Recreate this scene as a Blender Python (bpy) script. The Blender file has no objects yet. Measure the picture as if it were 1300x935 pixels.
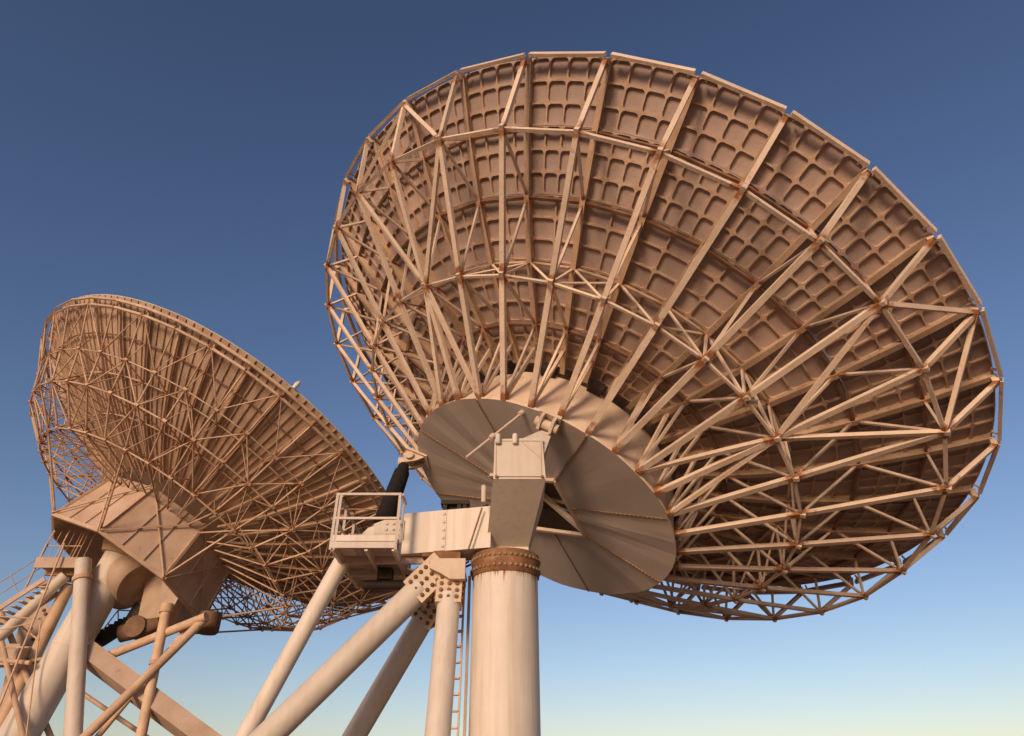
import bpy, math, random
from mathutils import Vector as V, Matrix
R_ = math.radians
sc = bpy.context.scene
rnd = random.Random(7)
# ------------------------------------------------------------------ camera
U = 0.65                      # metres per model unit
CAMZ = 1.7                    # eye height
PIT = R_(34.1)
F, CX, CY = 896.7, 650.0, 423.0
cam = bpy.data.cameras.new('camera'); camo = bpy.data.objects.new('camera', cam)
sc.collection.objects.link(camo); sc.camera = camo
camo.location = (0, 0, CAMZ); camo.rotation_euler = (math.pi/2 + PIT, 0, 0)
cam.sensor_fit = 'HORIZONTAL'; cam.sensor_width = 36; cam.lens = 36*F/1300
cam.shift_x = 0; cam.shift_y = -(467.5-CY)/1300
cam.clip_start = .1; cam.clip_end = 20000
# ------------------------------------------------------------------ world, sun
SUN_EL, SUN_AZ = R_(13), R_(203)      # azimuth clockwise from +Y (view direction)
w = bpy.data.worlds.new('World'); sc.world = w; w.use_nodes = True
nt = w.node_tree; nt.nodes.clear()
sky = nt.nodes.new('ShaderNodeTexSky'); sky.sky_type = 'NISHITA'; sky.sun_disc = False
sky.sun_elevation = SUN_EL; sky.sun_rotation = SUN_AZ
sky.altitude = 0; sky.air_density = 1.15; sky.dust_density = 0.5; sky.ozone_density = 3.2
bg = nt.nodes.new('ShaderNodeBackground'); bg.inputs[1].default_value = 0.14
wo = nt.nodes.new('ShaderNodeOutputWorld')
gam = nt.nodes.new('ShaderNodeGamma'); gam.inputs[1].default_value = 1.2      # film contrast and tint, even over the whole sky
tnt = nt.nodes.new('ShaderNodeMix'); tnt.data_type = 'RGBA'; tnt.blend_type = 'MULTIPLY'; tnt.inputs['Factor'].default_value = 1
tnt.inputs['B'].default_value = (.88, .67, .66, 1)
nt.links.new(sky.outputs[0], gam.inputs[0]); nt.links.new(gam.outputs[0], tnt.inputs['A']); nt.links.new(tnt.outputs['Result'], bg.inputs[0]); nt.links.new(bg.outputs[0], wo.inputs[0])
sl = bpy.data.lights.new('sun', 'SUN'); slo = bpy.data.objects.new('sun', sl); sc.collection.objects.link(slo)
sl.energy = 2.9; sl.angle = R_(15); sl.color = (1.0, .71, .47)
sdir = V((math.sin(SUN_AZ)*math.cos(SUN_EL), math.cos(SUN_AZ)*math.cos(SUN_EL), math.sin(SUN_EL)))
slo.rotation_euler = sdir.to_track_quat('Z', 'Y').to_euler(); slo.location = (-20, -30, 40)
vs = sc.view_settings; vs.view_transform = 'Standard'; vs.look = 'None'; vs.exposure = 0.0; vs.gamma = 1
vs.use_curve_mapping = False

# ------------------------------------------------------------------ materials
def material(name, base, dark=None, rust=None, rust_amt=.0, rough=.6, metal=0., scale=1.2, bump=.02, streak=False, spec=.3):
    m = bpy.data.materials.new(name); m.use_nodes = True
    t = m.node_tree; N = t.nodes; L = t.links
    b = N['Principled BSDF']; b.inputs['Roughness'].default_value = rough; b.inputs['Metallic'].default_value = metal
    b.inputs['Specular IOR Level'].default_value = spec
    tc = N.new('ShaderNodeTexCoord'); oi = N.new('ShaderNodeObjectInfo')
    ad = N.new('ShaderNodeVectorMath'); ad.operation = 'ADD'
    ml = N.new('ShaderNodeMath'); ml.operation = 'MULTIPLY'; ml.inputs[1].default_value = 37.0
    L.new(oi.outputs['Random'], ml.inputs[0]); L.new(tc.outputs['Object'], ad.inputs[0]); L.new(ml.outputs[0], ad.inputs[1])
    n1 = N.new('ShaderNodeTexNoise'); n1.inputs['Scale'].default_value = scale; n1.inputs['Detail'].default_value = 6
    n1.inputs['Roughness'].default_value = .62
    L.new(ad.outputs[0], n1.inputs['Vector'])
    cr = N.new('ShaderNodeValToRGB'); cr.color_ramp.elements[0].position = .3; cr.color_ramp.elements[1].position = .68
    d = dark or tuple(c*.72 for c in base)
    cr.color_ramp.elements[0].color = (*d, 1); cr.color_ramp.elements[1].color = (*base, 1)
    L.new(n1.outputs[0], cr.inputs[0]); col = cr.outputs[0]
    hs = N.new('ShaderNodeHueSaturation'); mr = N.new('ShaderNodeMapRange')
    mr.inputs[3].default_value = .86; mr.inputs[4].default_value = 1.12
    L.new(oi.outputs['Random'], mr.inputs[0]); L.new(mr.outputs[0], hs.inputs['Value']); L.new(col, hs.inputs['Color']); col = hs.outputs[0]
    if streak:                       # vertical weather streaks
        mp = N.new('ShaderNodeMapping'); mp.inputs['Scale'].default_value = (5, 5, .35)
        L.new(tc.outputs['Object'], mp.inputs['Vector'])
        n3 = N.new('ShaderNodeTexNoise'); n3.inputs['Scale'].default_value = 1.6; n3.inputs['Detail'].default_value = 5
        L.new(mp.outputs[0], n3.inputs['Vector'])
        r3 = N.new('ShaderNodeMapRange'); r3.inputs[1].default_value = .48; r3.inputs[2].default_value = .75; r3.inputs[4].default_value = .5
        L.new(n3.outputs[0], r3.inputs[0])
        mx = N.new('ShaderNodeMix'); mx.data_type = 'RGBA'; mx.inputs['B'].default_value = (*tuple(c*f for c, f in zip(base, (.72, .62, .52))), 1)
        L.new(r3.outputs[0], mx.inputs['Factor']); L.new(col, mx.inputs['A']); col = mx.outputs['Result']
    if rust:
        n2 = N.new('ShaderNodeTexNoise'); n2.inputs['Scale'].default_value = scale*2.3; n2.inputs['Detail'].default_value = 8
        n2.inputs['Roughness'].default_value = .7
        L.new(mp.outputs[0] if streak else ad.outputs[0], n2.inputs['Vector'])
        r2 = N.new('ShaderNodeMapRange'); r2.inputs[1].default_value = .72-rust_amt*.5; r2.inputs[2].default_value = .86-rust_amt*.4
        aw = N.new('ShaderNodeAttribute'); aw.attribute_name = 'wear'
        mw = N.new('ShaderNodeMath'); mw.operation = 'MULTIPLY_ADD'; mw.inputs[1].default_value = .36
        L.new(aw.outputs['Fac'], mw.inputs[0]); L.new(n2.outputs[0], mw.inputs[2]); L.new(mw.outputs[0], r2.inputs[0])
        mx = N.new('ShaderNodeMix'); mx.data_type = 'RGBA'; mx.inputs['B'].default_value = (*rust, 1)
        L.new(r2.outputs[0], mx.inputs['Factor']); L.new(col, mx.inputs['A']); col = mx.outputs['Result']
    L.new(col, b.inputs['Base Color'])
    if bump:
        nb = N.new('ShaderNodeTexNoise'); nb.inputs['Scale'].default_value = 14; nb.inputs['Detail'].default_value = 4
        L.new(ad.outputs[0], nb.inputs['Vector'])
        bp = N.new('ShaderNodeBump'); bp.inputs['Distance'].default_value = bump; bp.inputs['Strength'].default_value = .4
        L.new(nb.outputs[0], bp.inputs['Height']); L.new(bp.outputs[0], b.inputs['Normal'])
    return m
RUST = (.24, .085, .03)
CREAM = material('cream_paint', (.70, .63, .54), (.62, .54, .45), RUST, .07, .55, scale=1.0, streak=True, bump=.006)
STEEL = material('frame_paint', (.74, .60, .47), (.60, .45, .33), (.30, .12, .045), .16, .6, scale=1.6)
STEEL2 = material('weathered_frame_paint', (.64, .46, .32), (.46, .30, .19), (.30, .12, .045), .26, .65, scale=1.4)
PAN = material('panel_sheet', (.46, .355, .31), (.37, .275, .24), (.38, .20, .11), .16, .55, scale=1.1)
FLANGE = material('panel_stiffener', (.58, .43, .32), (.44, .28, .18), (.34, .15, .06), .26, .65, scale=2.0)
PURLIN = material('rusty_purlin', (.27, .16, .10), (.14, .075, .045), RUST, .3, .75, scale=2.0)
SHEET2 = material('weathered_sheet', (.58, .44, .34), (.42, .29, .20), (.28, .12, .05), .22, .6, scale=.9)
PLATE = material('hub_plate_paint', (.62, .54, .48), (.54, .46, .40), RUST, .05, .5, scale=.8, bump=0)
SKIRT = material('hub_skirt_paint', (.72, .58, .45), (.60, .46, .33), RUST, .2, .6, scale=1.3)
RUSTY = material('rusted_steel', (.30, .15, .07), (.13, .06, .03), (.42, .27, .15), .3, .8, scale=2.5, bump=.04)
BOLT = material('bolt_steel', (.40, .27, .17), (.22, .12, .07), RUST, .3, .6)
BELLOWS = material('dark_bellows', (.018, .014, .012), (.01, .008, .007), (.06, .025, .012), .18, .8, scale=3)
DARK = material('dark_greased_steel_and_gaps', (.05, .035, .028), (.025, .018, .014), RUST, .1, .7)
FRONT = material('reflector_face', (.72, .71, .68), (.64, .62, .6), None, 0, .5, bump=0)
LAMPM = material('lamp_housing', (.8, .78, .74), None, None, 0, .4, bump=0)

# ------------------------------------------------------------------ mesh helpers (model units)
class MB:
    def __init__(s): s.v = []; s.f = []; s.mi = []; s.sm = []; s.wear = {}
    def add(s, vs, fs, mi=0, smooth=False):
        o = len(s.v); s.v += [tuple(p) for p in vs]
        for f in fs: s.f.append([i+o for i in f]); s.mi.append(mi); s.sm.append(smooth)
        return s
    def hexa(s, a, b, mi=0):           # two quads, same winding -> closed solid
        return s.add(list(a)+list(b), [(3,2,1,0),(4,5,6,7),(0,1,5,4),(1,2,6,5),(2,3,7,6),(3,0,4,7)], mi)
    def bar(s, p, q, w, h, up=(0,0,1), mi=0):
        p, q = V(p), V(q); d = (q-p).normalized(); up = V(up)
        if abs(d.dot(up.normalized())) > .98: up = V((1, .3, .1))
        x = d.cross(up).normalized()*w/2; y = x.cross(d).normalized()*h/2
        return s.hexa([p-x-y, p+x-y, p+x+y, p-x+y], [q-x-y, q+x-y, q+x+y, q-x+y], mi)
    def longbar(s, p, q, w, h, up=(0,0,1), n=0):
        """bar (or tube) with rings near both ends that carry the rust at the joints"""
        p, q = V(p), V(q); d = (q-p).normalized(); L = (q-p).length; up = V(up)
        if abs(d.dot(up.normalized())) > .98: up = V((1, .3, .1))
        x = d.cross(up).normalized()*w/2; y = x.cross(d).normalized()*h/2
        e = min(.5/L, .16)
        off = [-x-y, x-y, x+y, -x+y] if not n else [x*math.cos(k*2*math.pi/n)+y*math.sin(k*2*math.pi/n) for k in range(n)]
        m = len(off); ts = [(0, 1), (e*.35, .75), (e, .25), (e*2, 0), (1-e*2, 0), (1-e, .25), (1-e*.35, .75), (1, 1)]
        o = len(s.v); vs = [p+d*L*t+f for t, _ in ts for f in off]
        s.add(vs, [(i*m+k, i*m+(k+1) % m, (i+1)*m+(k+1) % m, (i+1)*m+k) for i in range(len(ts)-1) for k in range(m)], 0, bool(n))
        s.add([], [tuple(o+k-len(s.v) for k in reversed(range(m))), tuple(o+(len(ts)-1)*m+k-len(s.v) for k in range(m))])
        for i, (t, wv) in enumerate(ts):
            for k in range(m): s.wear[o+i*m+k] = wv
        return s
    def box(s, lo, hi, mi=0):
        (a,b,c),(d,e,f) = lo, hi
        return s.hexa([(a,b,c),(d,b,c),(d,e,c),(a,e,c)], [(a,b,f),(d,b,f),(d,e,f),(a,e,f)], mi)
    def tube(s, pts, rs, n=16, mi=0, cap=True, smooth=True):
        pts = [V(p) for p in pts]; rings = []
        ref = None
        for i, p in enumerate(pts):
            a = pts[max(i-1, 0)]; b = pts[min(i+1, len(pts)-1)]; d = (b-a).normalized()
            if ref is None:
                ref = d.orthogonal().normalized()
            ref = (ref - d*ref.dot(d)).normalized(); y = d.cross(ref)
            r = rs[i] if isinstance(rs, (list, tuple)) else rs
            rings.append([p + (ref*math.cos(k*2*math.pi/n) + y*math.sin(k*2*math.pi/n))*r for k in range(n)])
        vs = [v for r in rings for v in r]; m = len(rings)
        fs = [(i*n+k, i*n+(k+1) % n, (i+1)*n+(k+1) % n, (i+1)*n+k) for i in range(m-1) for k in range(n)]
        s.add(vs, fs, mi, smooth)
        if cap:
            s.add(rings[0], [tuple(reversed(range(n)))], mi); s.add(rings[-1], [tuple(range(n))], mi)
        return s
    def prism(s, poly, off, mi=0):
        n = len(poly); a = [V(p) for p in poly]; b = [p+V(off) for p in a]
        return s.add(a+b, [tuple(reversed(range(n))), tuple(range(n, 2*n))]+[(i, (i+1) % n, n+(i+1) % n, n+i) for i in range(n)], mi)
    def bolt(s, p, d, r, h, mi=0):
        p, d = V(p), V(d).normalized()
        return s.tube([p-d*.02, p+d*h*.7, p+d*h], [r, r, r*.6], 6, mi, True, False)
    def mesh(s, name, mats):
        me = bpy.data.meshes.new(name); me.from_pydata([(x*U, y*U, z*U) for x, y, z in s.v], [], s.f)
        for m in mats: me.materials.append(m)
        me.polygons.foreach_set('material_index', s.mi); me.polygons.foreach_set('use_smooth', s.sm)
        if s.wear:
            at_ = me.attributes.new('wear', 'FLOAT', 'POINT'); at_.data.foreach_set('value', [s.wear.get(i, 0.) for i in range(len(s.v))])
        me.update(); return me
WM = {}
def link(name, data, parent=None, M=None):
    """M: world matrix in model units (translation scaled by U here)"""
    o = bpy.data.objects.new(name, data); sc.collection.objects.link(o)
    M = Matrix(M) if M else Matrix.Identity(4)
    wm = M.copy(); wm.translation = M.translation*U + V((0, 0, CAMZ)); WM[o] = wm
    if parent: o.parent = parent; o.matrix_basis = WM[parent].inverted() @ wm
    else: o.matrix_basis = wm
    return o
def build(name, mb, mats, parent=None, M=None):
    return link(name, mb.mesh(name, mats if isinstance(mats, (list, tuple)) else [mats]), parent, M)
def tag(o, label=None, cat=None, kind=None, group=None):
    for k, x in (('label', label), ('category', cat), ('kind', kind), ('group', group)):
        if x: o[k] = x
    return o
ST, CT = math.sin(PIT), math.cos(PIT)
def c2w(x, y, z): return V((x, z*CT+y*ST, z*ST-y*CT))       # camera axes -> model world
def ray(px, py): return c2w((px-CX)/F, (py-CY)/F, 1)
def at(px, py, Y): d = ray(px, py); return d*(Y/d.y)        # point on a pixel's ray at ground distance Y
ZG = -CAMZ/U
def foot(p1, p2, Y):                                        # where the line seen through two pixels meets the ground at distance Y
    m = ray(*p1).cross(ray(*p2)); return V((-(m.y*Y+m.z*ZG)/m.x, Y, ZG))
def dish_frame(C, th, ph):
    n = V((math.sin(th)*math.cos(ph), math.sin(th)*math.sin(ph), math.cos(th)))
    u = V((0,1,0)).cross(n).normalized(); v = n.cross(u)
    n, u, v, C = c2w(*n), c2w(*u), c2w(*v), c2w(*C)
    # camera axes are left-handed in y here: rebuild a right-handed frame round n and u
    y = n.cross(u); sg = 1 if y.dot(v) > 0 else -1
    M = Matrix(((u.x, y.x, n.x, C.x), (u.y, y.y, n.y, C.y), (u.z, y.z, n.z, C.z), (0,0,0,1)))
    return M, sg
ROT = lambda a: Matrix.Rotation(a, 4, 'Z')
def pol(r, a, z): return V((r*math.cos(a), r*math.sin(a), z))
def empty(name, loc):
    o = bpy.data.objects.new(name, None); sc.collection.objects.link(o); o.empty_display_size = .5
    M = Matrix.Translation(loc); wm = M.copy(); wm.translation = loc*U+V((0,0,CAMZ)); WM[o] = wm; o.matrix_basis = wm
    return o

# ------------------------------------------------------------------ ground
GM = material('red_earth', (.33, .21, .13), (.22, .13, .08), None, 0, .95, scale=.15, bump=.03)
g = MB(); K = 48
g.add([(0,0,ZG)]+[(8000*math.cos(i*2*math.pi/K), 8000*math.sin(i*2*math.pi/K), ZG) for i in range(K)],
      [(0, i+1, (i+1) % K+1) for i in range(K)])
tag(build('ground', g, GM), kind='structure')

# ------------------------------------------------------------------ large dish seen from behind
def para(r): return -4.62 + r*r/44.5
def waffle(r0, r1, a0, a1, rows, cols, depth=.10, base=.10, fl=.027, ch=.11, front=.24):
    """dished panel: sheet with a grid of raised stiffeners, corners of each cell cut across"""
    mb = MB()
    def P(r, a, h):   # h: height towards the back
        s = r/22.25; k = 1/math.sqrt(1+s*s)
        return V(((r+h*s*k)*math.cos(a), (r+h*s*k)*math.sin(a), para(r)+front-h*k))
    for i in range(rows):
        for j in range(cols):
            ra, rb = r0+(r1-r0)*i/rows, r0+(r1-r0)*(i+1)/rows
            aa, ab = a0+(a1-a0)*j/cols, a0+(a1-a0)*(j+1)/cols
            rm = (ra+rb)/2; x0, x1 = aa*rm, ab*rm
            # cell outline with cut corners (clockwise in r, arc)
            pts = []
            for (cr, cx, sr, sx) in ((ra, x0, 1, 1), (ra, x1, 1, -1), (rb, x1, -1, -1), (rb, x0, -1, 1)):
                e = [(cr+sr*(fl+ch), cx+sx*fl), (cr+sr*(fl+ch*.32), cx+sx*(fl+ch*.32)), (cr+sr*fl, cx+sx*(fl+ch))]
                if sr*sx < 0: e.reverse()
                pts += e
            n = len(pts)
            top = [P(r, x/rm, depth) for r, x in pts]; bot = [P(r, x/rm, 0) for r, x in pts]
            cor = [P(ra, aa, depth), P(ra, ab, depth), P(rb, ab, depth), P(rb, aa, depth)]
            o = cor+top
            fs = []
            for c in range(4):
                t = [4+c*3+q for q in range(3)]
                fs += [(c, t[0], t[1]), (c, t[1], t[2]), (c, t[2], 4+((c+1)*3) % 12, (c+1) % 4)]
            mb.add(o, fs, 1)
            mb.add(top+bot, [(q, n+q, n+(q+1) % n, (q+1) % n) for q in range(n)], 1)
            mid = P(rm, (aa+ab)/2, -.03)
            mb.add(bot+[mid], [(q, n, (q+1) % n) for q in range(n)], 0, True)
    # outer rim walls and front face
    G = 4
    ed = [(r0, a0+(a1-a0)*q/G) for q in range(G)]+[(r0+(r1-r0)*q/G, a1) for q in range(G)]+[(r1, a1-(a1-a0)*q/G) for q in range(G)]+[(r1-(r1-r0)*q/G, a0) for q in range(G)]
    A = [P(r, a, depth) for r, a in ed]; B = [P(r, a, -.05) for r, a in ed]; n = len(ed)
    mb.add(A+B, [(q, (q+1) % n, n+(q+1) % n, n+q) for q in range(n)], 1)
    gr = [P(r0+(r1-r0)*i/G, a0+(a1-a0)*j/G, -.05) for i in range(G+1) for j in range(G+1)]
    mb.add(gr, [(i*(G+1)+j, i*(G+1)+j+1, (i+1)*(G+1)+j+1, (i+1)*(G+1)+j) for i in range(G) for j in range(G)], 2)
    return mb
def member(name, p, q, w, h, mat, parent_list, Mlist, up=(0,0,1), round_=False, sel=None, n=7):
    """one mesh, one object under each rib"""
    mb = MB()
    mb.longbar(p, q, w, h, up, n if round_ else 0)
    me = mb.mesh(name, [mat])
    for k, (pa, M) in enumerate(zip(parent_list, Mlist)):
        if sel is None or sel(k): link(name, me, pa, M)

BASE = V((-.22, 24.2, ZG))
root = empty('dish_antenna', BASE)
tag(root, 'big dish antenna on a round pillar, square-celled panels and flat hub plate facing down', 'dish antenna')
MD, sg = dish_frame((4.19, 2.514, 32.529), .870, -.934)
NR = 32; DA = 2*math.pi/NR; A0 = -1.448
Mk = [MD @ ROT(sg*(A0+k*DA)) for k in range(NR)]
dA = sg*DA                                 # neighbour bay direction
rn = dict(R=(15, 0), B1=(13.65, -2.37), B2=(9.42, -4.72), H=(5.52, -6.80), S0=(12.95, para(12.95)), S1=(10.9, para(10.9)),
          S2=(8.75, para(8.75)), S3=(6.5, para(6.5)), S4=(4.75, para(4.75)), E=(14.88, para(14.88)))
def nd(k, d=0): r, z = rn[k]; return pol(r, d*dA, z)
# ribs: front chord following the dish
mb = MB(); rs = [4.75, 6.5, 8.75, 10.9, 12.95, 14.88]
for a, b in zip(rs, rs[1:]):
    mb.bar((a, 0, para(a)), (b, 0, para(b)), .12, .22); mb.bar((a, 0, para(a)-.115), (b, 0, para(b)-.115), .2, .03)
RIBM = material('rib_paint', (.56, .40, .28), (.42, .27, .17), (.30, .12, .045), .3, .6, scale=1.8)
me = mb.mesh('rib', [RIBM]); ribs = [link('rib', me, root, M) for M in Mk]
def mem(name, a, b, w, h, mat=STEEL, da=0, db=0, sel=None, up=(0,0,1)):
    member(name, nd(a, da), nd(b, db), w, h, mat, ribs, Mk, up, sel=sel)
mem('rim_strut', 'R', 'B1', 0.155, 0.155, up=(1,0,0))
mem('back_chord', 'B1', 'B2', .185, .14); mem('back_chord', 'B2', 'H', .20, .15)
mem('web_brace', 'B1', 'S1', 0.081, 0.096); mem('web_brace', 'S1', 'B2', 0.089, 0.089)
mem('web_brace', 'B2', 'S3', 0.081, 0.096); mem('web_brace', 'S3', 'H', 0.089, 0.089)
mem('short_strut', 'S0', 'B1', 0.089, 0.089); mem('tip_post', 'E', 'R', .14, .2, up=(1,0,0))
member('hub_post', pol(5.75, 0, para(5.75)), pol(5.5, 0, -6.75), .12, .12, STEEL, ribs, Mk, (1,0,0))
mem('ring_bar', 'B1', 'B1', 0.126, 0.126, db=1); mem('ring_bar', 'B2', 'B2', 0.096, 0.096, db=1)
mem('purlin', 'S0', 'S0', .1, .12, PURLIN, db=1); mem('purlin', 'S1', 'S1', .12, .14, PURLIN, db=1)
mem('purlin', 'S2', 'S2', .1, .12, FLANGE, db=1); mem('purlin', 'S3', 'S3', .12, .14, PURLIN, db=1)
mem('cross_brace', 'S2', 'B2', 0.081, 0.081); mem('cross_brace', 'S2', 'B2', 0.081, 0.081, db=1)
mem('cross_brace', 'B2', 'S2', 0.067, 0.067, db=1, sel=lambda k: k % 2 == 1)
SP = lambda k: k % 8 == 6
mem('splay_strut', 'R', 'B1', 0.148, 0.148, db=-1, sel=SP, up=(1,0,0)); mem('splay_strut', 'R', 'B1', 0.148, 0.148, db=1, sel=SP, up=(1,0,0))
mem('splay_chord', 'B2', 'B1', 0.148, 0.148, db=-1, sel=SP); mem('splay_chord', 'B2', 'B1', 0.148, 0.148, db=1, sel=SP)
mem('splay_chord', 'B2', 'H', 0.148, 0.148, db=-1, sel=SP); mem('splay_chord', 'B2', 'H', 0.148, 0.148, db=1, sel=SP)
# node gussets where members meet
for k_, s_ in (('B1', .095), ('B2', .105)):
    r, z = rn[k_]; gm = MB(); gm.box((r-s_*1.6, -.02-s_*.6, z-s_*.9), (r+s_*1.6, .02+s_*.6, z+s_*.9))
    me = gm.mesh('gusset', [STEEL])
    for k in range(NR): link('gusset', me, ribs[k], Mk[k])
# rim bars
mb = MB(); g0, g1 = .035, .965
a = pol(15.12, dA*g0, .26); b = pol(15.12, dA*g1, .26)
mb.bar(a, b, .12, .2)
for t in (.1, .9): mb.bar(pol(15.10, dA*t, .26), pol(14.86, dA*t, .40), .06, .06)
me = mb.mesh('rim_bar', [STEEL])
for k in range(NR): link('rim_bar', me, root, Mk[k])
# panels
rings = [(12.956, 14.86, 3, 4), (10.906, 12.944, 3, 4), (8.756, 10.894, 3, 2), (6.506, 8.744, 3, 2), (4.78, 6.494, 3, 2)]
for r0, r1, rows, cols in rings:
    gap = .015/((r0+r1)/2)
    lo, hi = (gap, DA-gap) if dA > 0 else (-DA+gap, -gap)
    me = waffle(r0, r1, lo, hi, rows, cols).mesh('panel', [PAN, FLANGE, FRONT])
    for k in range(NR): link('panel', me, root, Mk[k])
mb = MB(); K = 64                         # centre of the reflector face
mb.tube([(0,0,para(4.7)+.3), (0,0,para(4.7)+.36)], 4.74, 64); build('centre_panel', mb, [PAN], root, MD)
# hub skirt: open cone between plate and reflector
def ringpts(r, z, n=64): return [pol(r, i*2*math.pi/n, z) for i in range(n)]
mb = MB(); n = 64
prof = [(5.54, -6.93), (5.54, -6.78), (5.46, -6.74), (4.66, -4.35), (4.56, -4.35), (5.36, -6.74), (5.36, -6.93)]
vs_ = [p for r, z in prof for p in ringpts(r, z)]; m_ = len(prof)
mb.add(vs_, [(i*n+k, i*n+(k+1) % n, ((i+1) % m_)*n+(k+1) % n, ((i+1) % m_)*n+k) for i in range(m_) for k in range(n)], 0, False)
skirt = build('hub_skirt', mb, [SKIRT], root, MD)
mb = MB()                                  # dark blocks added to stand for the dark gaps between skirt and reflector
mb.box((4.75, -.28, -4.55), (5.15, .28, -4.2))
me = mb.mesh('gap_block', [DARK])
for k in range(NR):
    if k % 2 == 0: link('gap_block', me, skirt, Mk[k] @ ROT(dA*.5))
# hub plate: eight sectors round a square opening
for s in range(8):
    k0 = 3+4*s; ang0 = sg*(A0+k0*DA); st = sg*4*DA
    rin = (2.2, 1.556) if s % 2 == 0 else (1.556, 2.2)
    gp = .012
    nseg = 10
    out = [pol(5.60, st*(gp/3+(1-2*gp/3)*i/nseg), 0) for i in range(nseg+1)]
    inn = [pol(rin[1], st*(1-gp), 0), pol(rin[0], st*gp, 0)]
    poly = out+inn
    mb = MB(); N_ = 7; M_ = 10          # slightly buckled sheet
    rw = random.Random(s+3)
    bk = [(rw.uniform(2, 5), rw.uniform(0, 6), rw.uniform(.006, .016)) for _ in range(3)]
    def pt(i, j, dz):
        a = out[j]; 
        f = j/M_; b = inn[1].lerp(inn[0], f); p = b.lerp(a, i/N_)
        e = math.sin(math.pi*f)
        z = sum(am*math.sin(fr*f*3+ps+.5*p.length) for fr, ps, am in bk)*e
        return (p.x, p.y, -6.96+z+dz)
    W_ = M_+1
    vv = [pt(i, j, 0) for i in range(N_+1) for j in range(W_)]; vb = [pt(i, j, .04) for i in range(N_+1) for j in range(W_)]
    q = [(i*W_+j, i*W_+j+1, (i+1)*W_+j+1, (i+1)*W_+j) for i in range(N_) for j in range(M_)]
    mb.add(vv+vb, q+[tuple(x+len(vv) for x in reversed(f_)) for f_ in q], 0, False)
    build('hub_plate', mb, [PLATE], skirt, MD @ ROT(ang0))
    sm = MB(); rr = rin[0]
    sm.bar((rr, 0, -6.985), (5.58, 0, -6.985), .05, .025)
    for i in range(22): sm.bolt((rr+.1+i*(5.4-rr)/22, 0, -7.0), (0, 0, -1), .025, .03)
    build('seam_strip', sm, [BOLT], skirt, MD @ ROT(ang0))
for s in range(4):                        # frame of the opening
    a0_ = sg*(A0+(3+8*s)*DA); a1_ = sg*(A0+(11+8*s)*DA)
    mb = MB(); mb.bar(pol(2.2, a0_, -7.02), pol(2.2, a1_, -7.02), .12, .14); build('opening_frame', mb, [STEEL], skirt, MD)
mb = MB(); mb.bar(pol(2.2, sg*(A0+11*DA), -6.9), pol(1.2, sg*(A0-5*DA), -6.3), .18, .18); build('opening_brace', mb, [STEEL], skirt, MD)
mb = MB(); mb.bar(pol(1.5, sg*(A0+7*DA), -6.8), pol(2.1, sg*(A0+19*DA), -5.4), .1, .1); build('opening_brace', mb, [STEEL], skirt, MD)
# lugs on the hub edge
def lug(kpos, r, mats=STEEL):
    mb = MB()
    for y in (-.22, .22):
        mb.prism([(r-.55, y-.05, -6.9), (r+.35, y-.05, -6.9), (r+.45, y-.05, -7.25), (r+.1, y-.05, -7.55), (r-.25, y-.05, -7.3)], (0, .1, 0))
    mb.tube([(r+.1, -.42, -7.25), (r+.1, .42, -7.25)], .17, 14)
    mb.box((r-.6, -.4, -7.02), (r+.4, .4, -6.9))
    return build('hinge_lug', mb, [mats], skirt, MD @ ROT(sg*(A0+kpos*DA)))
lug(1.75, 5.35); lug(-6.9, 5.75)
# ---- mount
mb = MB(); zs = [(ZG, .5), (ZG+.6, .2), (ZG+1.6, 0), (4.6, 0), (5.6, .12), (6.2, .4), (6.5, .8)]
mb.tube([(0, 0, z) for z, _ in zs], 1.08, 64)
for i, (_, wv) in enumerate(zs):
    for k in range(64): mb.wear[i*64+k] = wv
pillar = build('pillar', mb, [CREAM], root, Matrix.Translation((-.22, 24.2, 0)))
mb = MB(); mb.tube([(0,0,6.42), (0,0,6.44), (0,0,7.12), (0,0,7.16)], [1.10, 1.135, 1.135, 1.10], 64)
collar = build('collar', mb, [RUSTY], pillar, Matrix.Translation((-.22, 24.2, 0)))
mb = MB()
for i in range(40):
    a = i*2*math.pi/40; d = V((math.cos(a), math.sin(a), 0))
    for z in (6.62, 6.95): mb.bolt(d*1.13+V((0,0,z)), d, .055, .06)
tag(build('collar_bolts', mb, [BOLT], pillar, Matrix.Translation((-.22, 24.2, 0))), kind='stuff')
# neck arm: loft
mb = MB()
secs = [[(-.88, 23.95, 7.17), (.56, 23.95, 7.17), (.56, 25.1, 7.17), (-.88, 25.1, 7.17)],
        [(-.88, 23.95, 7.44), (.56, 23.95, 7.44), (.56, 25.1, 7.44), (-.88, 25.1, 7.44)],
        [(-.60, 21.32, 8.80), (1.08, 21.32, 8.80), (1.08, 23.9, 8.80), (-.60, 23.9, 8.80)],
        [(-.57, 21.30, 10.18), (1.00, 21.30, 10.24), (1.00, 22.7, 10.24), (-.57, 22.7, 10.18)]]
for a, b in zip(secs, secs[1:]): mb.add(a+b, [(0,1,5,4), (1,2,6,5), (2,3,7,6), (3,0,4,7)])
mb.add(secs[0], [(3,2,1,0)]); mb.add(secs[3], [(0,1,2,3)])
arm = build('neck_arm', mb, [CREAM], root)
mb = MB(); mb.hexa([(.30, 21.305, 10.19), (1.0, 21.305, 9.52), (1.0, 22.5, 9.52), (.30, 22.5, 10.19)],
                   [(1.0, 21.72, 10.72), (1.34, 21.72, 10.58), (1.34, 22.25, 10.58), (1.0, 22.25, 10.72)])
build('hinge_horn', mb, [CREAM], arm)
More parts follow.
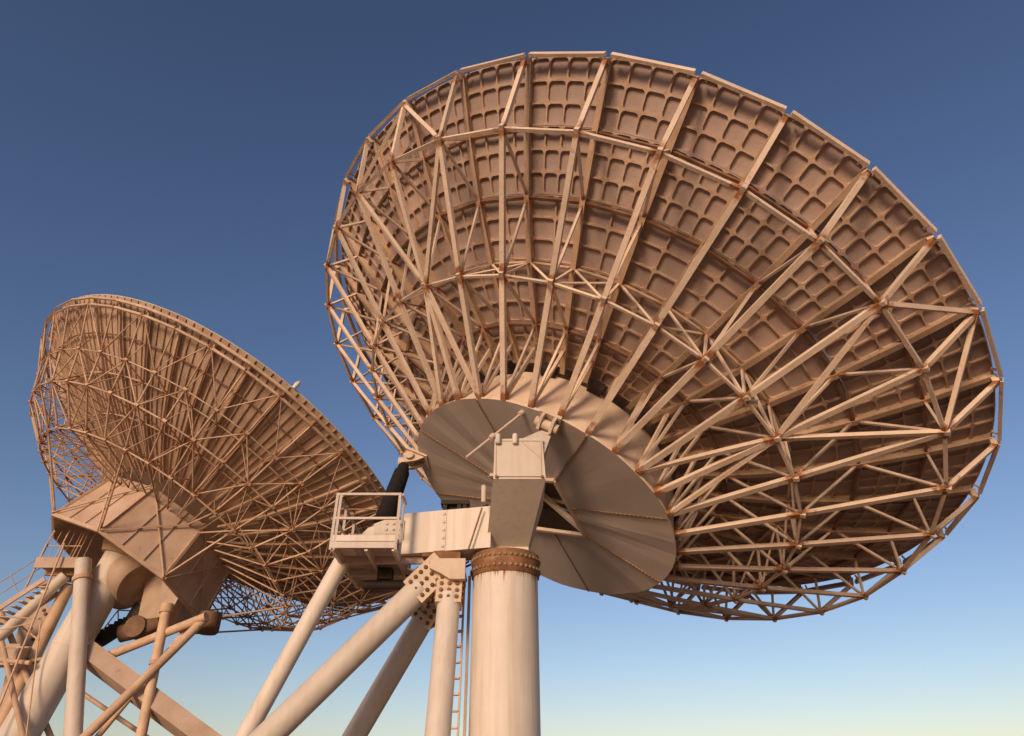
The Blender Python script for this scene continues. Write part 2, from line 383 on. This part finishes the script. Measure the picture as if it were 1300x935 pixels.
def frame_lines(x0, x1, z0, z1, y, t=.025):
    mb = MB()
    for a, b in (((x0,z0),(x1,z0)), ((x1,z0),(x1,z1)), ((x1,z1),(x0,z1)), ((x0,z1),(x0,z0))): mb.bar((a[0], y, a[1]), (b[0], y, b[1]), t, t, (0,1,0))
    return mb
mb = frame_lines(-.53, .94, 8.88, 10.12, 21.29); mb.bar((.28, 21.29, 10.12), (.93, 21.29, 9.52), .03, .02, (0,1,0))  # thin raised lines round the arm's front face, one running diagonally
build('face_line', mb, [SKIRT], arm)
mb = MB()
for x in (-.5, .97): mb.tube([(x, 21.34, 8.86), (x, 21.24, 8.86)], .045, 10)
tag(build('drain_plugs', mb, [RUSTY], arm), kind='stuff')
for x, z in ((-.46, 10.2), (.1, 10.2)):
    mb = MB(); mb.tube([(x, 21.22, z-.22), (x, 21.22, z-.2), (x, 21.22, z+.1), (x, 21.22, z+.14)], [.07, .09, .09, .05], 12)
    build('lifting_eye', mb, [CREAM], arm)
mb = MB(); mb.tube([at(661, 526, 21.9), at(592, 581, 21.2)], .045, 8); mb.tube([at(664, 523, 21.95), at(659, 527, 21.88)], .1, 8)
mb.tube([at(627, 553, 21.45), at(622, 557, 21.4)], .1, 10)
build('sensor_rod', mb, [STEEL], root)
mb = MB(); p = at(614, 627, 22.7); mb.tube([p+V((0,0,-.3)), p+V((0,0,.0)), p+V((0,0,.25)), p+V((0,0,.3))], [.08, .08, .09, .05], 12)
build('limit_switch', mb, [CREAM], arm)
# cross beam to the left
mb = MB(); A_, B_ = V((-.72, 23.36, 0)), V((-3.78, 24.12, 0)); dv = V((.24, 1.25, 0))
z0, z1 = 7.24, 8.66
mb.hexa([A_+V((0,0,z0)), B_+V((0,0,z0)), B_+dv+V((0,0,z0)), A_+dv+V((0,0,z0))], [A_+V((0,0,z1)), B_+V((0,0,z1)), B_+dv+V((0,0,z1)), A_+dv+V((0,0,z1))])
beam = build('cross_beam', mb, [CREAM], root)
fn = V((-.24, -.97, 0)).normalized(); bd = (B_-A_).normalized()
mb = MB(); c = A_+(B_-A_)*.50
mb.hexa([c+fn*.004+V((0,0,z0+.01)), c+bd*.34+fn*.004+V((0,0,z0+.01)), c+bd*.34+fn*.03+V((0,0,z0+.01)), c+fn*.03+V((0,0,z0+.01))],
        [c+fn*.004+V((0,0,z1-.01)), c+bd*.34+fn*.004+V((0,0,z1-.01)), c+bd*.34+fn*.03+V((0,0,z1-.01)), c+fn*.03+V((0,0,z1-.01))])
for i in range(5):
    for t in (.08,): mb.bolt(c+bd*t+fn*.03+V((0,0,z0+.15+i*.28)), fn, .055, .05)
build('splice_plate', mb, [CREAM], beam)
mb = MB(); mb.tube([at(612, 645, 23.2), at(595, 697, 23.3)], .03, 8); build('conduit', mb, [RUSTY], beam)
mb = MB(); 
for px in (565, 583, 590):
    p = at(px, 640, 24.0); mb.box((p.x-.07, 24.0, z1-.02), (p.x+.07, 24.14, z1+.42))
p0, p1 = at(560, 636, 24.0), at(596, 636, 24.0); mb.box((p0.x, 23.95, z1+.3), (p1.x, 24.4, z1+.44)); mb.box((p0.x+.05, 24.2, z1-.01), (p1.x-.05, 24.35, z1+.35))
build('stub_frame', mb, [DARK], beam)
# platform with cage
mb = MB(); FZ = 7.28
mb.box((-5.92, 22.95, FZ-.05), (-3.80, 23.3, FZ)); mb.box((-5.92, 23.3, FZ-.05), (-5.3, 27.6, FZ)); mb.box((-5.3, 26.0, FZ-.05), (-1.7, 27.6, FZ))
plat = build('platform_deck', mb, [STEEL], root)
mb = MB()                                # open grating
for i in range(26): x = -5.28+i*.058; mb.box((x, 23.3, FZ-.05), (x+.014, 26.0, FZ))
for i in range(40): y = 23.34+i*.066; mb.box((-5.3, y, FZ-.055), (-3.78, y+.012, FZ-.01))
tag(build('grating', mb, [STEEL], plat), kind='stuff')
def joist(p, q, w=.1, h=.22, mat=STEEL, nm='joist'):
    mb = MB(); mb.bar(p, q, w, h); build(nm, mb, [mat], plat)
for x in (-5.85, -4.75, -3.86): joist((x, 22.98, FZ-.17), (x, 27.6, FZ-.17))
for y in (24.4, 25.9, 27.55): joist((-5.9, y, FZ-.18), (-1.75, y, FZ-.18), .12)
for i in range(14):
    x = -3.6+i*.14; joist((x, 26.0, FZ-.08), (x, 27.5, FZ-.08), .03, .06, SKIRT, 'deck_rib')
joist((-5.94, 22.95, FZ+.13), (-3.78, 22.95, FZ+.13), .06, .2, CREAM, 'toe_board')
joist((-5.94, 22.93, FZ-.1), (-3.78, 22.93, FZ-.1), .08, .2, CREAM, 'edge_beam')
joist((-5.9, 24.3, FZ+.13), (-3.8, 24.3, FZ+.13), .06, .2, CREAM, 'toe_board')
for x, y in ((-5.92, 22.95), (-5.80, 22.95), (-3.80, 22.95), (-3.72, 23.4), (-5.9, 24.3), (-5.9, 25.8), (-5.9, 27.5)):
    joist((x, y, FZ-.25), (x, y, FZ+1.66), .085, .085, CREAM, 'post')
for z in (FZ+.80, FZ+1.64):
    joist((-5.94, 22.95, z), (-3.75, 22.95, z), .075, .075, CREAM, 'rail'); joist((-5.92, 22.97, z), (-5.92, 27.5, z), .075, .075, CREAM, 'rail')
joist((-3.72, 22.97, FZ+1.64), (-3.72, 23.9, FZ+1.64), .07, .07, CREAM, 'rail')
mb = MB()                                # jack drive and knuckle on the beam's end
c = V((-4.0, 24.05, 8.05))
mb.prism([c+V((-.75, 0, -.3)), c+V((.25, 0, -.32)), c+V((.25, 0, .36)), c+V((-.45, 0, .36)), c+V((-.8, 0, .22))], (0, .5, 0))
for i in range(3):
    for j in range(3): mb.bolt(c+V((-.35+i*.24, 0, -.18+j*.2)), (0,-1,0), .05, .05)
build('jack_bracket', mb, [CREAM], beam)
mb = MB(); mb.prism([c+V((-1.25, .1, -.3)), c+V((-.78, .1, -.3)), c+V((-.8, .1, .18)), c+V((-1.0, .1, .12)), c+V((-1.2, .1, -.1)), c+V((-1.5, .1, -.1)), c+V((-1.5, .1, -.28))], (0, .35, 0))
mb.tube([c+V((-1.5, .27, -.2)), c+V((-1.7, .27, -.14))], .12, 12)
build('jack_knuckle', mb, [CREAM], beam)
mb = MB(); mb.tube([(-5.2, 25.3, FZ-.75), (-3.4, 25.3, FZ-.75)], .16, 14); mb.box((-4.7, 25.1, FZ-.6), (-4.2, 25.6, FZ-.2)); build('drive_motor', mb, [DARK], plat)
# jack screw in ribbed bellows
t0, t1 = V((-4.55, 24.3, 8.3)), V((-4.62, 28.55, 12.55))
pts, rr = [], []
NB = 46
for i in range(NB+1):
    f_ = i/NB; pts.append(t0.lerp(t1, .02+.9*f_)); base = .33-.04*f_
    if f_ > .86: base = .22
    rr.append(base+(.035 if i % 2 else -.01))
mb = MB(); mb.tube(pts, rr, 20, smooth=False); jack = build('jack_screw', mb, [BELLOWS], root)
mb = MB(); mb.tube([t0.lerp(t1, .91), t0.lerp(t1, 1.0)], .13, 12); mb.tube([t1+V((-.3, 0, 0)), t1+V((.3, 0, 0))], .22, 14); build('screw_eye', mb, [STEEL], jack)
# struts
def strut(p1, p2, Ytop, Yfoot, r, shoe=None):
    a = at(*p1, Ytop); b = foot(p1, p2, Yfoot); d = (b-a).normalized()
    mb = MB(); mb.tube([a+d*(1.2 if shoe else .0), b], r, 32)
    s = build('strut', mb, [CREAM], root)
    mb = MB(); mb.tube([b, b+V((0,0,.08))], r*2.0, 24); build('base_plate', mb, [RUSTY], s)
    if shoe:
        side = d.cross(V((0,1,0))).normalized(); nrm = d.cross(side).normalized()
        if nrm.y > 0: nrm = -nrm
        mb = MB(); w = r*1.12
        mb.bar(a+d*.2, a+d*1.55, w*2, w*1.5, nrm)
        build('shoe', mb, [SKIRT], s)
        mb = MB()
        for i in range(4):
            for j in range(3):
                mb.bolt(a+d*(.72+i*.22)+side*(j-1)*w*.62+nrm*w*.75, nrm, .07, .07)
                mb.bolt(a+d*(.72+i*.22)+nrm*(j-1)*w*.5+side*w, side, .06, .06); mb.bolt(a+d*(.72+i*.22)+nrm*(j-1)*w*.5-side*w, -side, .06, .06)
        tag(build('shoe_bolts', mb, [RUSTY], s), kind='stuff')
    return s
strut((437, 708), (361, 845), 24.6, 25.5, .29)
strut((570, 712), (433, 845), 24.0, 24.6, .42, True)
strut((566, 738), (503, 845), 24.9, 30.0, .38, True)
strut((574, 714), (563, 845), 24.1, 21.8, .37, True)
mb = MB(); p = at(572, 713, 24.1); mb.box((p.x-.55, 23.75, 7.0), (p.x+.35, 24.9, 7.24)); mb.box((p.x-.95, 23.9, 7.1), (p.x-.5, 24.6, 7.24)); build('node_block', mb, [RUSTY], beam)
mb = MB(); mb.prism([at(*q, 23.30) for q in ((556, 709), (591, 709), (590, 735), (571, 735), (560, 728), (545, 721))], (0, .3, 0)); build('node_plate', mb, [SKIRT], beam)
# ladder stair behind
LA, LB = at(581, 742, 26.6), foot((581, 742), (576, 845), 27.4)
mb = None; d = LB-LA; L_ = d.length; dn = d.normalized()
lad = None
for sx in (-.25, .25):
    mb = MB(); mb.bar(LA+V((sx, 0, .3)), LB+V((sx, 0, 0)), .07, .2, (0,1,0)); o = build('ladder' if lad is None else 'stringer', mb, [SKIRT], root if lad is None else lad); lad = lad or o
for i in range(int(L_/.5)):
    p = LA+dn*(.1+i*.5); mb = MB(); mb.box((p.x-.22, p.y-.13, p.z-.03), (p.x+.22, p.y+.13, p.z+.03)); build('step', mb, [STEEL], lad)
p = at(596, 742, 26.2); mb = MB(); mb.bar((p.x, p.y, FZ-.2), (p.x, p.y, ZG), .09, .09); build('cable_duct', mb, [STEEL], root)

# ------------------------------------------------------------------ smaller, more weathered dish on the left
NR2 = 40; DB = 2*math.pi/NR2
ML, sg2 = dish_frame((-20.262, 9.954, 49.082), .823, -.965)
PT = at(152, 712, 44.2); PF = foot((152, 712), (75, 845), 43.4)
root2 = empty('dish_antenna', PF)
tag(root2, 'weathered rust-tinted dish antenna with dense tubular lattice, box hub and leaning pillar', 'dish antenna')
A2 = R_(-52.3)
Ml = [ML @ ROT(sg2*(A2+(k-4)*DB)) for k in range(NR2)]; dB = sg2*DB
rn2 = dict(R=(14.9, -.1), B1=(13.0, -2.2), B2=(11.9, -3.8), B3=(9.6, -5.3), H=(5.72, -8.3), HT=(4.78, -5.2), F0=(14.7, para(14.7)), F1=(13.1, para(13.1)), F2=(11, para(11)),
           F3=(8.6, para(8.6)), F4=(6.4, para(6.4)), F5=(4.8, para(4.8)))
def nl(k, d=0): r, z = rn2[k]; return pol(r, d*dB, z)
mb = MB(); rs = [4.8, 6.4, 8.6, 11, 13.1, 14.8]
for a, b in zip(rs, rs[1:]): mb.bar((a, 0, para(a)), (b, 0, para(b)), .12, .15)
me = mb.mesh('rib', [STEEL2]); ribs2 = [link('rib', me, root2, M) for M in Ml]
def meml(name, a, b, w, da=0, db=0, sel=None, mat=STEEL2):
    member(name, nl(a, da), nl(b, db), w, w, mat, ribs2, Ml, round_=True, sel=sel, n=6)
EV = lambda k: k % 2 == 0
OD = lambda k: k % 2 == 1
meml('rim_strut', 'R', 'B1', 0.108); meml('back_chord', 'B1', 'B2', 0.122); meml('back_chord', 'B2', 'B3', 0.122)
meml('back_chord', 'B3', 'H', 0.122, sel=lambda k: k % 5 == 3); meml('hub_strut', 'B3', 'HT', 0.101)
meml('web_brace', 'F1', 'B1', 0.065); meml('web_brace', 'B1', 'F2', 0.072); meml('web_brace', 'F2', 'B2', 0.072)
meml('web_brace', 'B2', 'F3', 0.079); meml('web_brace', 'F3', 'B3', 0.079); meml('web_brace', 'B3', 'F4', 0.079); meml('web_brace', 'F4', 'HT', 0.072)
meml('ring_bar', 'B1', 'B1', 0.079, db=1); meml('ring_bar', 'B2', 'B2', 0.108, db=1); meml('ring_bar', 'B3', 'B3', 0.101, db=1)
meml('cross_brace', 'R', 'B1', 0.072, db=1, sel=EV); meml('cross_brace', 'R', 'B1', 0.072, db=-1, sel=EV)
meml('cross_brace', 'B1', 'B2', 0.086, db=1, sel=EV); meml('cross_brace', 'B1', 'B2', 0.086, db=-1, sel=EV)
meml('cross_brace', 'B2', 'B3', 0.086, db=1, sel=OD); meml('cross_brace', 'B2', 'B3', 0.086, db=-1, sel=OD)
meml('cross_brace', 'F2', 'B2', 0.058, db=1, sel=EV)
meml('purlin', 'F1', 'F1', 0.086, db=1, mat=PURLIN); meml('purlin', 'F2', 'F2', 0.101, db=1); meml('purlin', 'F3', 'F3', 0.086, db=1)
for k_ in ('B1', 'B2', 'B3'):
    r, z = rn2[k_]; gm = MB(); gm.box((r-.11, -.12, z-.08), (r+.11, .12, z+.08)); me = gm.mesh('node', [STEEL2])
    for k in range(NR2): link('node', me, ribs2[k], Ml[k])
mb = MB(); mb.bar(pol(14.98, 0, .15), pol(14.98, dB, .15), .1, .16); mb.bar(pol(14.75, 0, -.22), pol(14.75, dB, -.22), .1, .14); me = mb.mesh('rim_bar', [STEEL2])
for k in range(NR2): link('rim_bar', me, root2, Ml[k])
def strips(r0, r1, a0, a1, ns, nr=4):
    mb = MB()
    def P(r, a, h): return V((r*math.cos(a), r*math.sin(a), para(r)+.28-h))
    for j in range(ns):
        b0, b1 = a0+(a1-a0)*j/ns, a0+(a1-a0)*(j+1)/ns
        for i in range(nr):
            ra, rb = r0+(r1-r0)*i/nr, r0+(r1-r0)*(i+1)/nr
            mb.add([P(ra,b0,0), P(ra,b1,0), P(rb,b1,0), P(rb,b0,0)], [(0,1,2,3)], 0, False)
            mb.add([P(ra,b0,-.05), P(ra,b1,-.05), P(rb,b1,-.05), P(rb,b0,-.05)], [(3,2,1,0)], 2, False)
            w_ = .028/((ra+rb)/2)
            b = b0 if j else b0+w_
            mb.hexa([P(ra,b-w_,0), P(ra,b+w_,0), P(ra,b+w_,.09), P(ra,b-w_,.09)], [P(rb,b-w_,0), P(rb,b+w_,0), P(rb,b+w_,.09), P(rb,b-w_,.09)], 1)
    return mb
for r0, r1 in ((11.003, 14.85), (7.473, 10.997), (4.8, 7.467)):
    gp = .002/((r0+r1)/2); lo, hi = (gp, DB-gp) if dB > 0 else (-DB+gp, -gp)
    me = strips(r0, r1, lo, hi, 4 if r0 > 7 else 2).mesh('panel', [SHEET2, FLANGE, FRONT])
    for k in range(NR2): link('panel', me, root2, Ml[k])
mb = MB(); mb.tube([(0,0,para(4.8)+.3), (0,0,para(4.8)+.36)], 4.78, 48); build('centre_panel', mb, [SHEET2], root2, ML)
# octagonal box hub, one side plate each
hub2 = None; c8 = A2-DB
for s in range(8):
    a0_, a1_ = sg2*(c8+s*math.pi/4), sg2*(c8+(s+1)*math.pi/4)
    ts = [pol(4.9, a0_, -4.6), pol(4.9, a1_, -4.6), pol(5.7, a1_, -8.4), pol(5.7, a0_, -8.4)]
    inn = [pol(4.8, a0_, -4.6), pol(4.8, a1_, -4.6), pol(5.6, a1_, -8.4), pol(5.6, a0_, -8.4)]
    mb = MB(); mb.hexa(ts, inn)
    o = build('box_hub' if hub2 is None else 'side_plate', mb, [SHEET2], root2 if hub2 is None else hub2, ML); hub2 = hub2 or o
    for f_ in (.33, .66):                 # ribs on each plate
        p, q = ts[0].lerp(ts[1], f_), ts[3].lerp(ts[2], f_); mb = MB(); e = V((p.x, p.y, 0)).normalized(); mb.bar(p+e*.04, q+e*.04, .06, .09, e)
        build('stiffener', mb, [SHEET2], hub2, ML)
    mb = MB(); e = V((ts[0].x, ts[0].y, 0)).normalized(); mb.bar(ts[0]+e*.05, ts[3]+e*.05, .16, .12, e); build('corner_post', mb, [STEEL2], hub2, ML)
    mb = MB(); mb.bar(ts[3], ts[2], .16, .2); build('bottom_rail', mb, [STEEL2], hub2, ML)
    mb = MB(); mid = (ts[0]+ts[1]+ts[2]+ts[3])/4; e = V((mid.x, mid.y, 0)).normalized()*.14
    for t_, a_ in ((ts[0], nl('B3')), ): pass
    mb.bar(ts[0]+e, ts[2]+e, .07, .07); build('plate_brace', mb, [STEEL2], hub2, ML)
    mb = MB(); mb.bar(ts[1]+e*1.5, ts[3]+e*1.5, .07, .07); build('plate_brace', mb, [STEEL2], hub2, ML)
# mount of the left dish
pd = (PF-PT).normalized()
mb = MB(); mb.tube([PT-pd*.6, PF], 1.02, 48)
pil2 = build('pillar', mb, [CREAM], root2)
mb = MB()
for t_ in (1.6, 5.2):
    c = PT+pd*t_; mb = MB(); mb.tube([c-pd*.04, c+pd*.04], 1.045, 48); build('weld_band', mb, [SKIRT], pil2)
mb = MB(); c = at(165, 735, 44.8); ax = V((.8, -.25, -.5)).normalized(); mb.tube([c-ax*1.0, c+ax*.5, c+ax*.9], [1.75, 1.75, 1.3], 40); build('pivot_drum', mb, [SHEET2], root2)
mb = MB(); mb.tube([PT-pd*.2, PT-pd*1.4, PT-pd*2.0], [1.25, 1.7, 1.2], 32); build('turning_head', mb, [STEEL2], root2)
def pipe(nm, p1, p2, Y1, Y2, r, mat=CREAM, ground=False, parent=None):
    a = at(*p1, Y1); b = foot(p1, p2, Y2) if ground else at(*p2, Y2)
    mb = MB(); mb.tube([a, b], r, 20); return build(nm, mb, [mat], parent or root2), a, b
s_, a, b = pipe('strut', (106, 712), (98, 845), 42.6, 41.0, .44, ground=True)
mb = MB(); d = (b-a).normalized(); mb.tube([a+d*1.05, a+d*1.3], .54, 20); build('band', mb, [STEEL2], s_)
pipe('strut', (84, 730), (0, 808), 43.4, 44.5, .34, ground=True)
pipe('strut', (88, 742), (40, 842), 44.0, 47, .36, STEEL2, ground=True)
s_, a, b = pipe('support_pipe', (212, 770), (197, 845), 42.2, 41.6, .27, STEEL2, ground=True)
mb = MB(); d = (b-a).normalized(); mb.tube([a-d*.1, a+d*.35], .36, 16); build('collar', mb, [STEEL2], s_)
mb = MB(); mb.tube([a+d*2.9, a+d*3.1], .34, 16); build('collar', mb, [STEEL2], s_)
q = at(212, 768, 42.2); mb = MB(); mb.prism([q+V((-.75, 0, 1.9)), q+V((.6, 0, .55)), q+V((.35, 0, -.25)), q+V((-.35, 0, -.25))], (0, .35, 0)); build('bracket_plate', mb, [SHEET2], root2)
pipe('support_pipe', (262, 784), (200, 845), 41.8, 41.2, .24, STEEL2, ground=True)
pipe('brace_pipe', (262, 783), (112, 843), 41.6, 43.6, .24, STEEL2)
pipe('brace_pipe', (240, 796), (195, 850), 42.4, 43.5, .16, STEEL2, ground=True)
mb = MB(); p0 = at(112, 830, 43.0); p1 = foot((112, 830), (168, 872), 41.5); mb.bar(p0, p1, .9, 1.25, (0, -1, .5)); build('box_girder', mb, [SHEET2], root2)
# toothed arc and dark drive gear under the hub
arc = MB(); ctr = at(205, 700, 46.5); pts = []
gear_pts = [at(108, 826, 44.6), at(126, 815, 45.5), at(150, 800, 45.5), at(172, 792, 45.6), at(195, 780, 45.8), at(208, 762, 46)]
for a, b in zip(gear_pts, gear_pts[1:]): arc.bar(a, b+(b-a)*.05, .5, .75, (0, -1, 0))
for a, b in zip(gear_pts, gear_pts[1:]):
    for t_ in (.1, .35, .6, .85): p = a.lerp(b, t_); arc.box((p.x-.09, p.y-.3, p.z+.3), (p.x+.09, p.y+.3, p.z+.55))
build('drive_arc', arc, [DARK], root2)
mb = MB(); p = at(182, 800, 45); mb.tube([p+V((-1.4, 0, -.25)), p+V((-1.3, 0, -.22)), p+V((.2, 0, .15)), p+V((.9, 0, .4))], [.3, .5, .5, .35], 14); mb.tube([p+V((-.3, -.6, .1)), p+V((-.3, .6, .1))], .62, 16); build('gearbox', mb, [PURLIN], root2)
mb = MB(); p = at(165, 789, 45.6); mb.bar(p, p+V((.35, 0, 1.0)), .5, .5); build('drive_motor', mb, [DARK], root2)
mb = MB(); p = at(200, 770, 45.5); mb.hexa([p+V((-.7, -.6, -1.2)), p+V((.9, -.6, -1.2)), p+V((.9, .8, -1.2)), p+V((-.7, .8, -1.2))],
                                            [p+V((-.9, -.6, 2.2)), p+V((1.4, -.6, 2.2)), p+V((1.4, .8, 2.2)), p+V((-.9, .8, 2.2))]); build('hub_pedestal', mb, [SHEET2], root2)
mb = MB(); p = at(268, 795, 43.5); mb.tube([p+V((-.1, -.1, .7)), p+V((-.1, -.1, -.35)), p+V((-.1, -.1, -.45))], [.62, .62, .5], 18); build('counterweight', mb, [PURLIN], root2)
# access platform, stair, handrails
P0 = at(48, 716, 42.8); P1 = at(106, 716, 42.8); fz = P0.z
mb = MB(); mb.box((P0.x, 42.6, fz-.12), (P1.x, 45.0, fz)); plat2 = build('platform_deck', mb, [STEEL2], root2)
mb = MB(); mb.box((P0.x-.04, 42.54, fz-.3), (P1.x+.02, 42.64, fz+.32)); build('edge_beam', mb, [SHEET2], plat2)
mb = MB(); mb.box((P0.x+.2, 43.4, fz-.5), (P1.x, 43.6, fz-.12)); build('joist', mb, [STEEL2], plat2)
def thin(nm, pts, r=.035, parent=None, mat=STEEL2):
    mb = MB(); mb.tube(pts, r, 6); return build(nm, mb, [mat], parent or root2)
for x in (P0.x+.05, P0.x+1.0, P0.x+2.0): thin('post', [V((x, 42.6, fz)), V((x+.35, 42.6, fz+2.0))], .035, plat2)
thin('rail', [V((P0.x+.4, 42.6, fz+2.0)), V((P0.x+2.6, 42.6, fz+2.0))], .035, plat2); thin('rail', [V((P0.x+.2, 42.6, fz+1.0)), V((P0.x+2.4, 42.6, fz+1.0))], .03, plat2)
sa, sb = at(57, 735, 42.9), at(0, 772, 42.9); sd = (sb-sa).normalized(); sn = V((sd.z, 0, -sd.x)); sn = sn if sn.z < 0 else -sn
sb = sa+sd*(sa.z-ZG)/(-sd.z)
mb = MB(); mb.bar(sa, sb, .1, .28, sn); stair = build('stair', mb, [SHEET2], root2)
mb = MB(); mb.bar(sa+sn*.75+V((0,1.0,0)), sb+V((0,1.0,0))+sn*.75, .1, .25, sn); build('stringer', mb, [STEEL2], stair)
ns = int((sb-sa).length/.42)
for i in range(ns):
    p = sa+sd*(.3+i*.42)+sn*.36; mb = MB(); mb.box((p.x-.17, p.y-.02, p.z-.03), (p.x+.17, p.y+1.05, p.z+.03)); build('step', mb, [STEEL2], stair)
thin('handrail', [sa-sn*1.5, sa-sn*1.5+sd*9.5], .03, stair); thin('handrail', [sa-sn*.8, sa-sn*.8+sd*9.5], .025, stair)
for t_ in (1.5, 4.5, 7.5): thin('rail_post', [sa+sd*t_, sa+sd*t_-sn*1.5], .03, stair)
thin('cable_rod', [at(82, 690, 42.3), foot((82, 690), (18, 850), 41.5)], .06)
thin('cable_rod', [at(60, 690, 42.5), at(30, 752, 42.9)], .06)
# bolted gusset plate and ground-level frame at the far left
mb = MB(); a = [at(*q, 45.6) for q in ((34, 758), (67, 772), (10, 965), (-22, 965))]; mb.prism(a, (0, .3, 0)); gp2 = build('gusset_plate', mb, [SHEET2], root2)
mb = MB()
for q in ((56, 775), (58, 780), (39, 798), (42, 812), (35, 822), (32, 830)): mb.bolt(at(*q, 45.6), (0,-1,0), .11, .1)
tag(build('gusset_bolts', mb, [RUSTY], gp2), kind='stuff')
for p1, p2, r in (((0, 783), (52, 786), .04), ((52, 786), (44, 850), .04), ((0, 822), (40, 822), .05), ((0, 838), (38, 842), .12), ((2, 815), (10, 850), .14), ((0, 800), (46, 790), .03)):
    pipe('guard_pipe', p1, p2, 42.4, 42.4, r, STEEL2, ground=p2[1] == 850)
for p1, p2 in (((126, 806), (150, 775)), ((150, 775), (172, 776)), ((128, 800), (165, 784)), ((138, 808), (138, 792)), ((150, 800), (150, 776)), ((172, 776), (182, 790))): pipe('guard_wire', p1, p2, 46.8, 46.8, .035, DARK)
# small lamp on the rim
mb = MB(); lp = nl('F0')+V((.25, 0, .35)); mb.tube([lp, lp+V((.1, 0, .3)), lp+V((.12, 0, .5))], [.12, .16, .05], 10); link('rim_lamp', mb.mesh('rim_lamp', [LAMPM]), root2, Ml[6] @ ROT(dB*.1))

for i in range(7):
    x = P0.x+.1+i*.42; thin('baluster', [V((x+.1, 42.6, fz+.3)), V((x+.35, 42.6, fz+1.95))], .02, plat2)
mb = MB(); mb.tube([PT-pd*.75, PT-pd*.55], 1.25, 40); build('flange', mb, [RUSTY], pil2)
mb = MB(); ax_ = pd.orthogonal().normalized(); ay_ = pd.cross(ax_)
for i in range(28): a_ = i*2*math.pi/28; mb.bolt(PT-pd*.55+(ax_*math.cos(a_)+ay_*math.sin(a_))*1.15, pd, .06, .1)
tag(build('flange_bolts', mb, [BOLT], pil2), kind='stuff')
for p1, p2, r in (((0, 775), (30, 850), .16), ((16, 820), (60, 850), .12), ((70, 735), (96, 735), .22), ((0, 845), (60, 836), .10), ((20, 790), (48, 812), .05), ((46, 745), (100, 728), .12)):
    pipe('frame_pipe', p1, p2, 44.6, 44.2, r, STEEL2, ground=p2[1] == 850)
mb = MB(); q = at(14, 832, 44.0); mb.box((q.x-.8, 43.4, q.z-.6), (q.x+.7, 44.4, q.z+.5)); mb.box((q.x-.7, 43.38, q.z-.5), (q.x+.6, 43.41, q.z+.4)); build('junction_box', mb, [SHEET2], root2)
# cables and junction box on the large mount
def droop(nm, p, q, sag, r, parent, mat):
    mb = MB(); pts = [p.lerp(q, i/8)+V((0, 0, -sag*4*(i/8)*(1-i/8))) for i in range(9)]; mb.tube(pts, r, 6); return build(nm, mb, [mat], parent)
droop('cable', V((-1.2, 24.75, 7.2)), V((-3.6, 25.6, 7.05)), .25, .035, beam, DARK)
droop('cable', V((-1.5, 24.8, 7.2)), V((-3.9, 25.9, 7.05)), .35, .03, beam, DARK)
droop('cable', V((-.85, 23.9, 8.9)), V((-1.6, 23.5, 8.7)), .1, .03, beam, DARK)
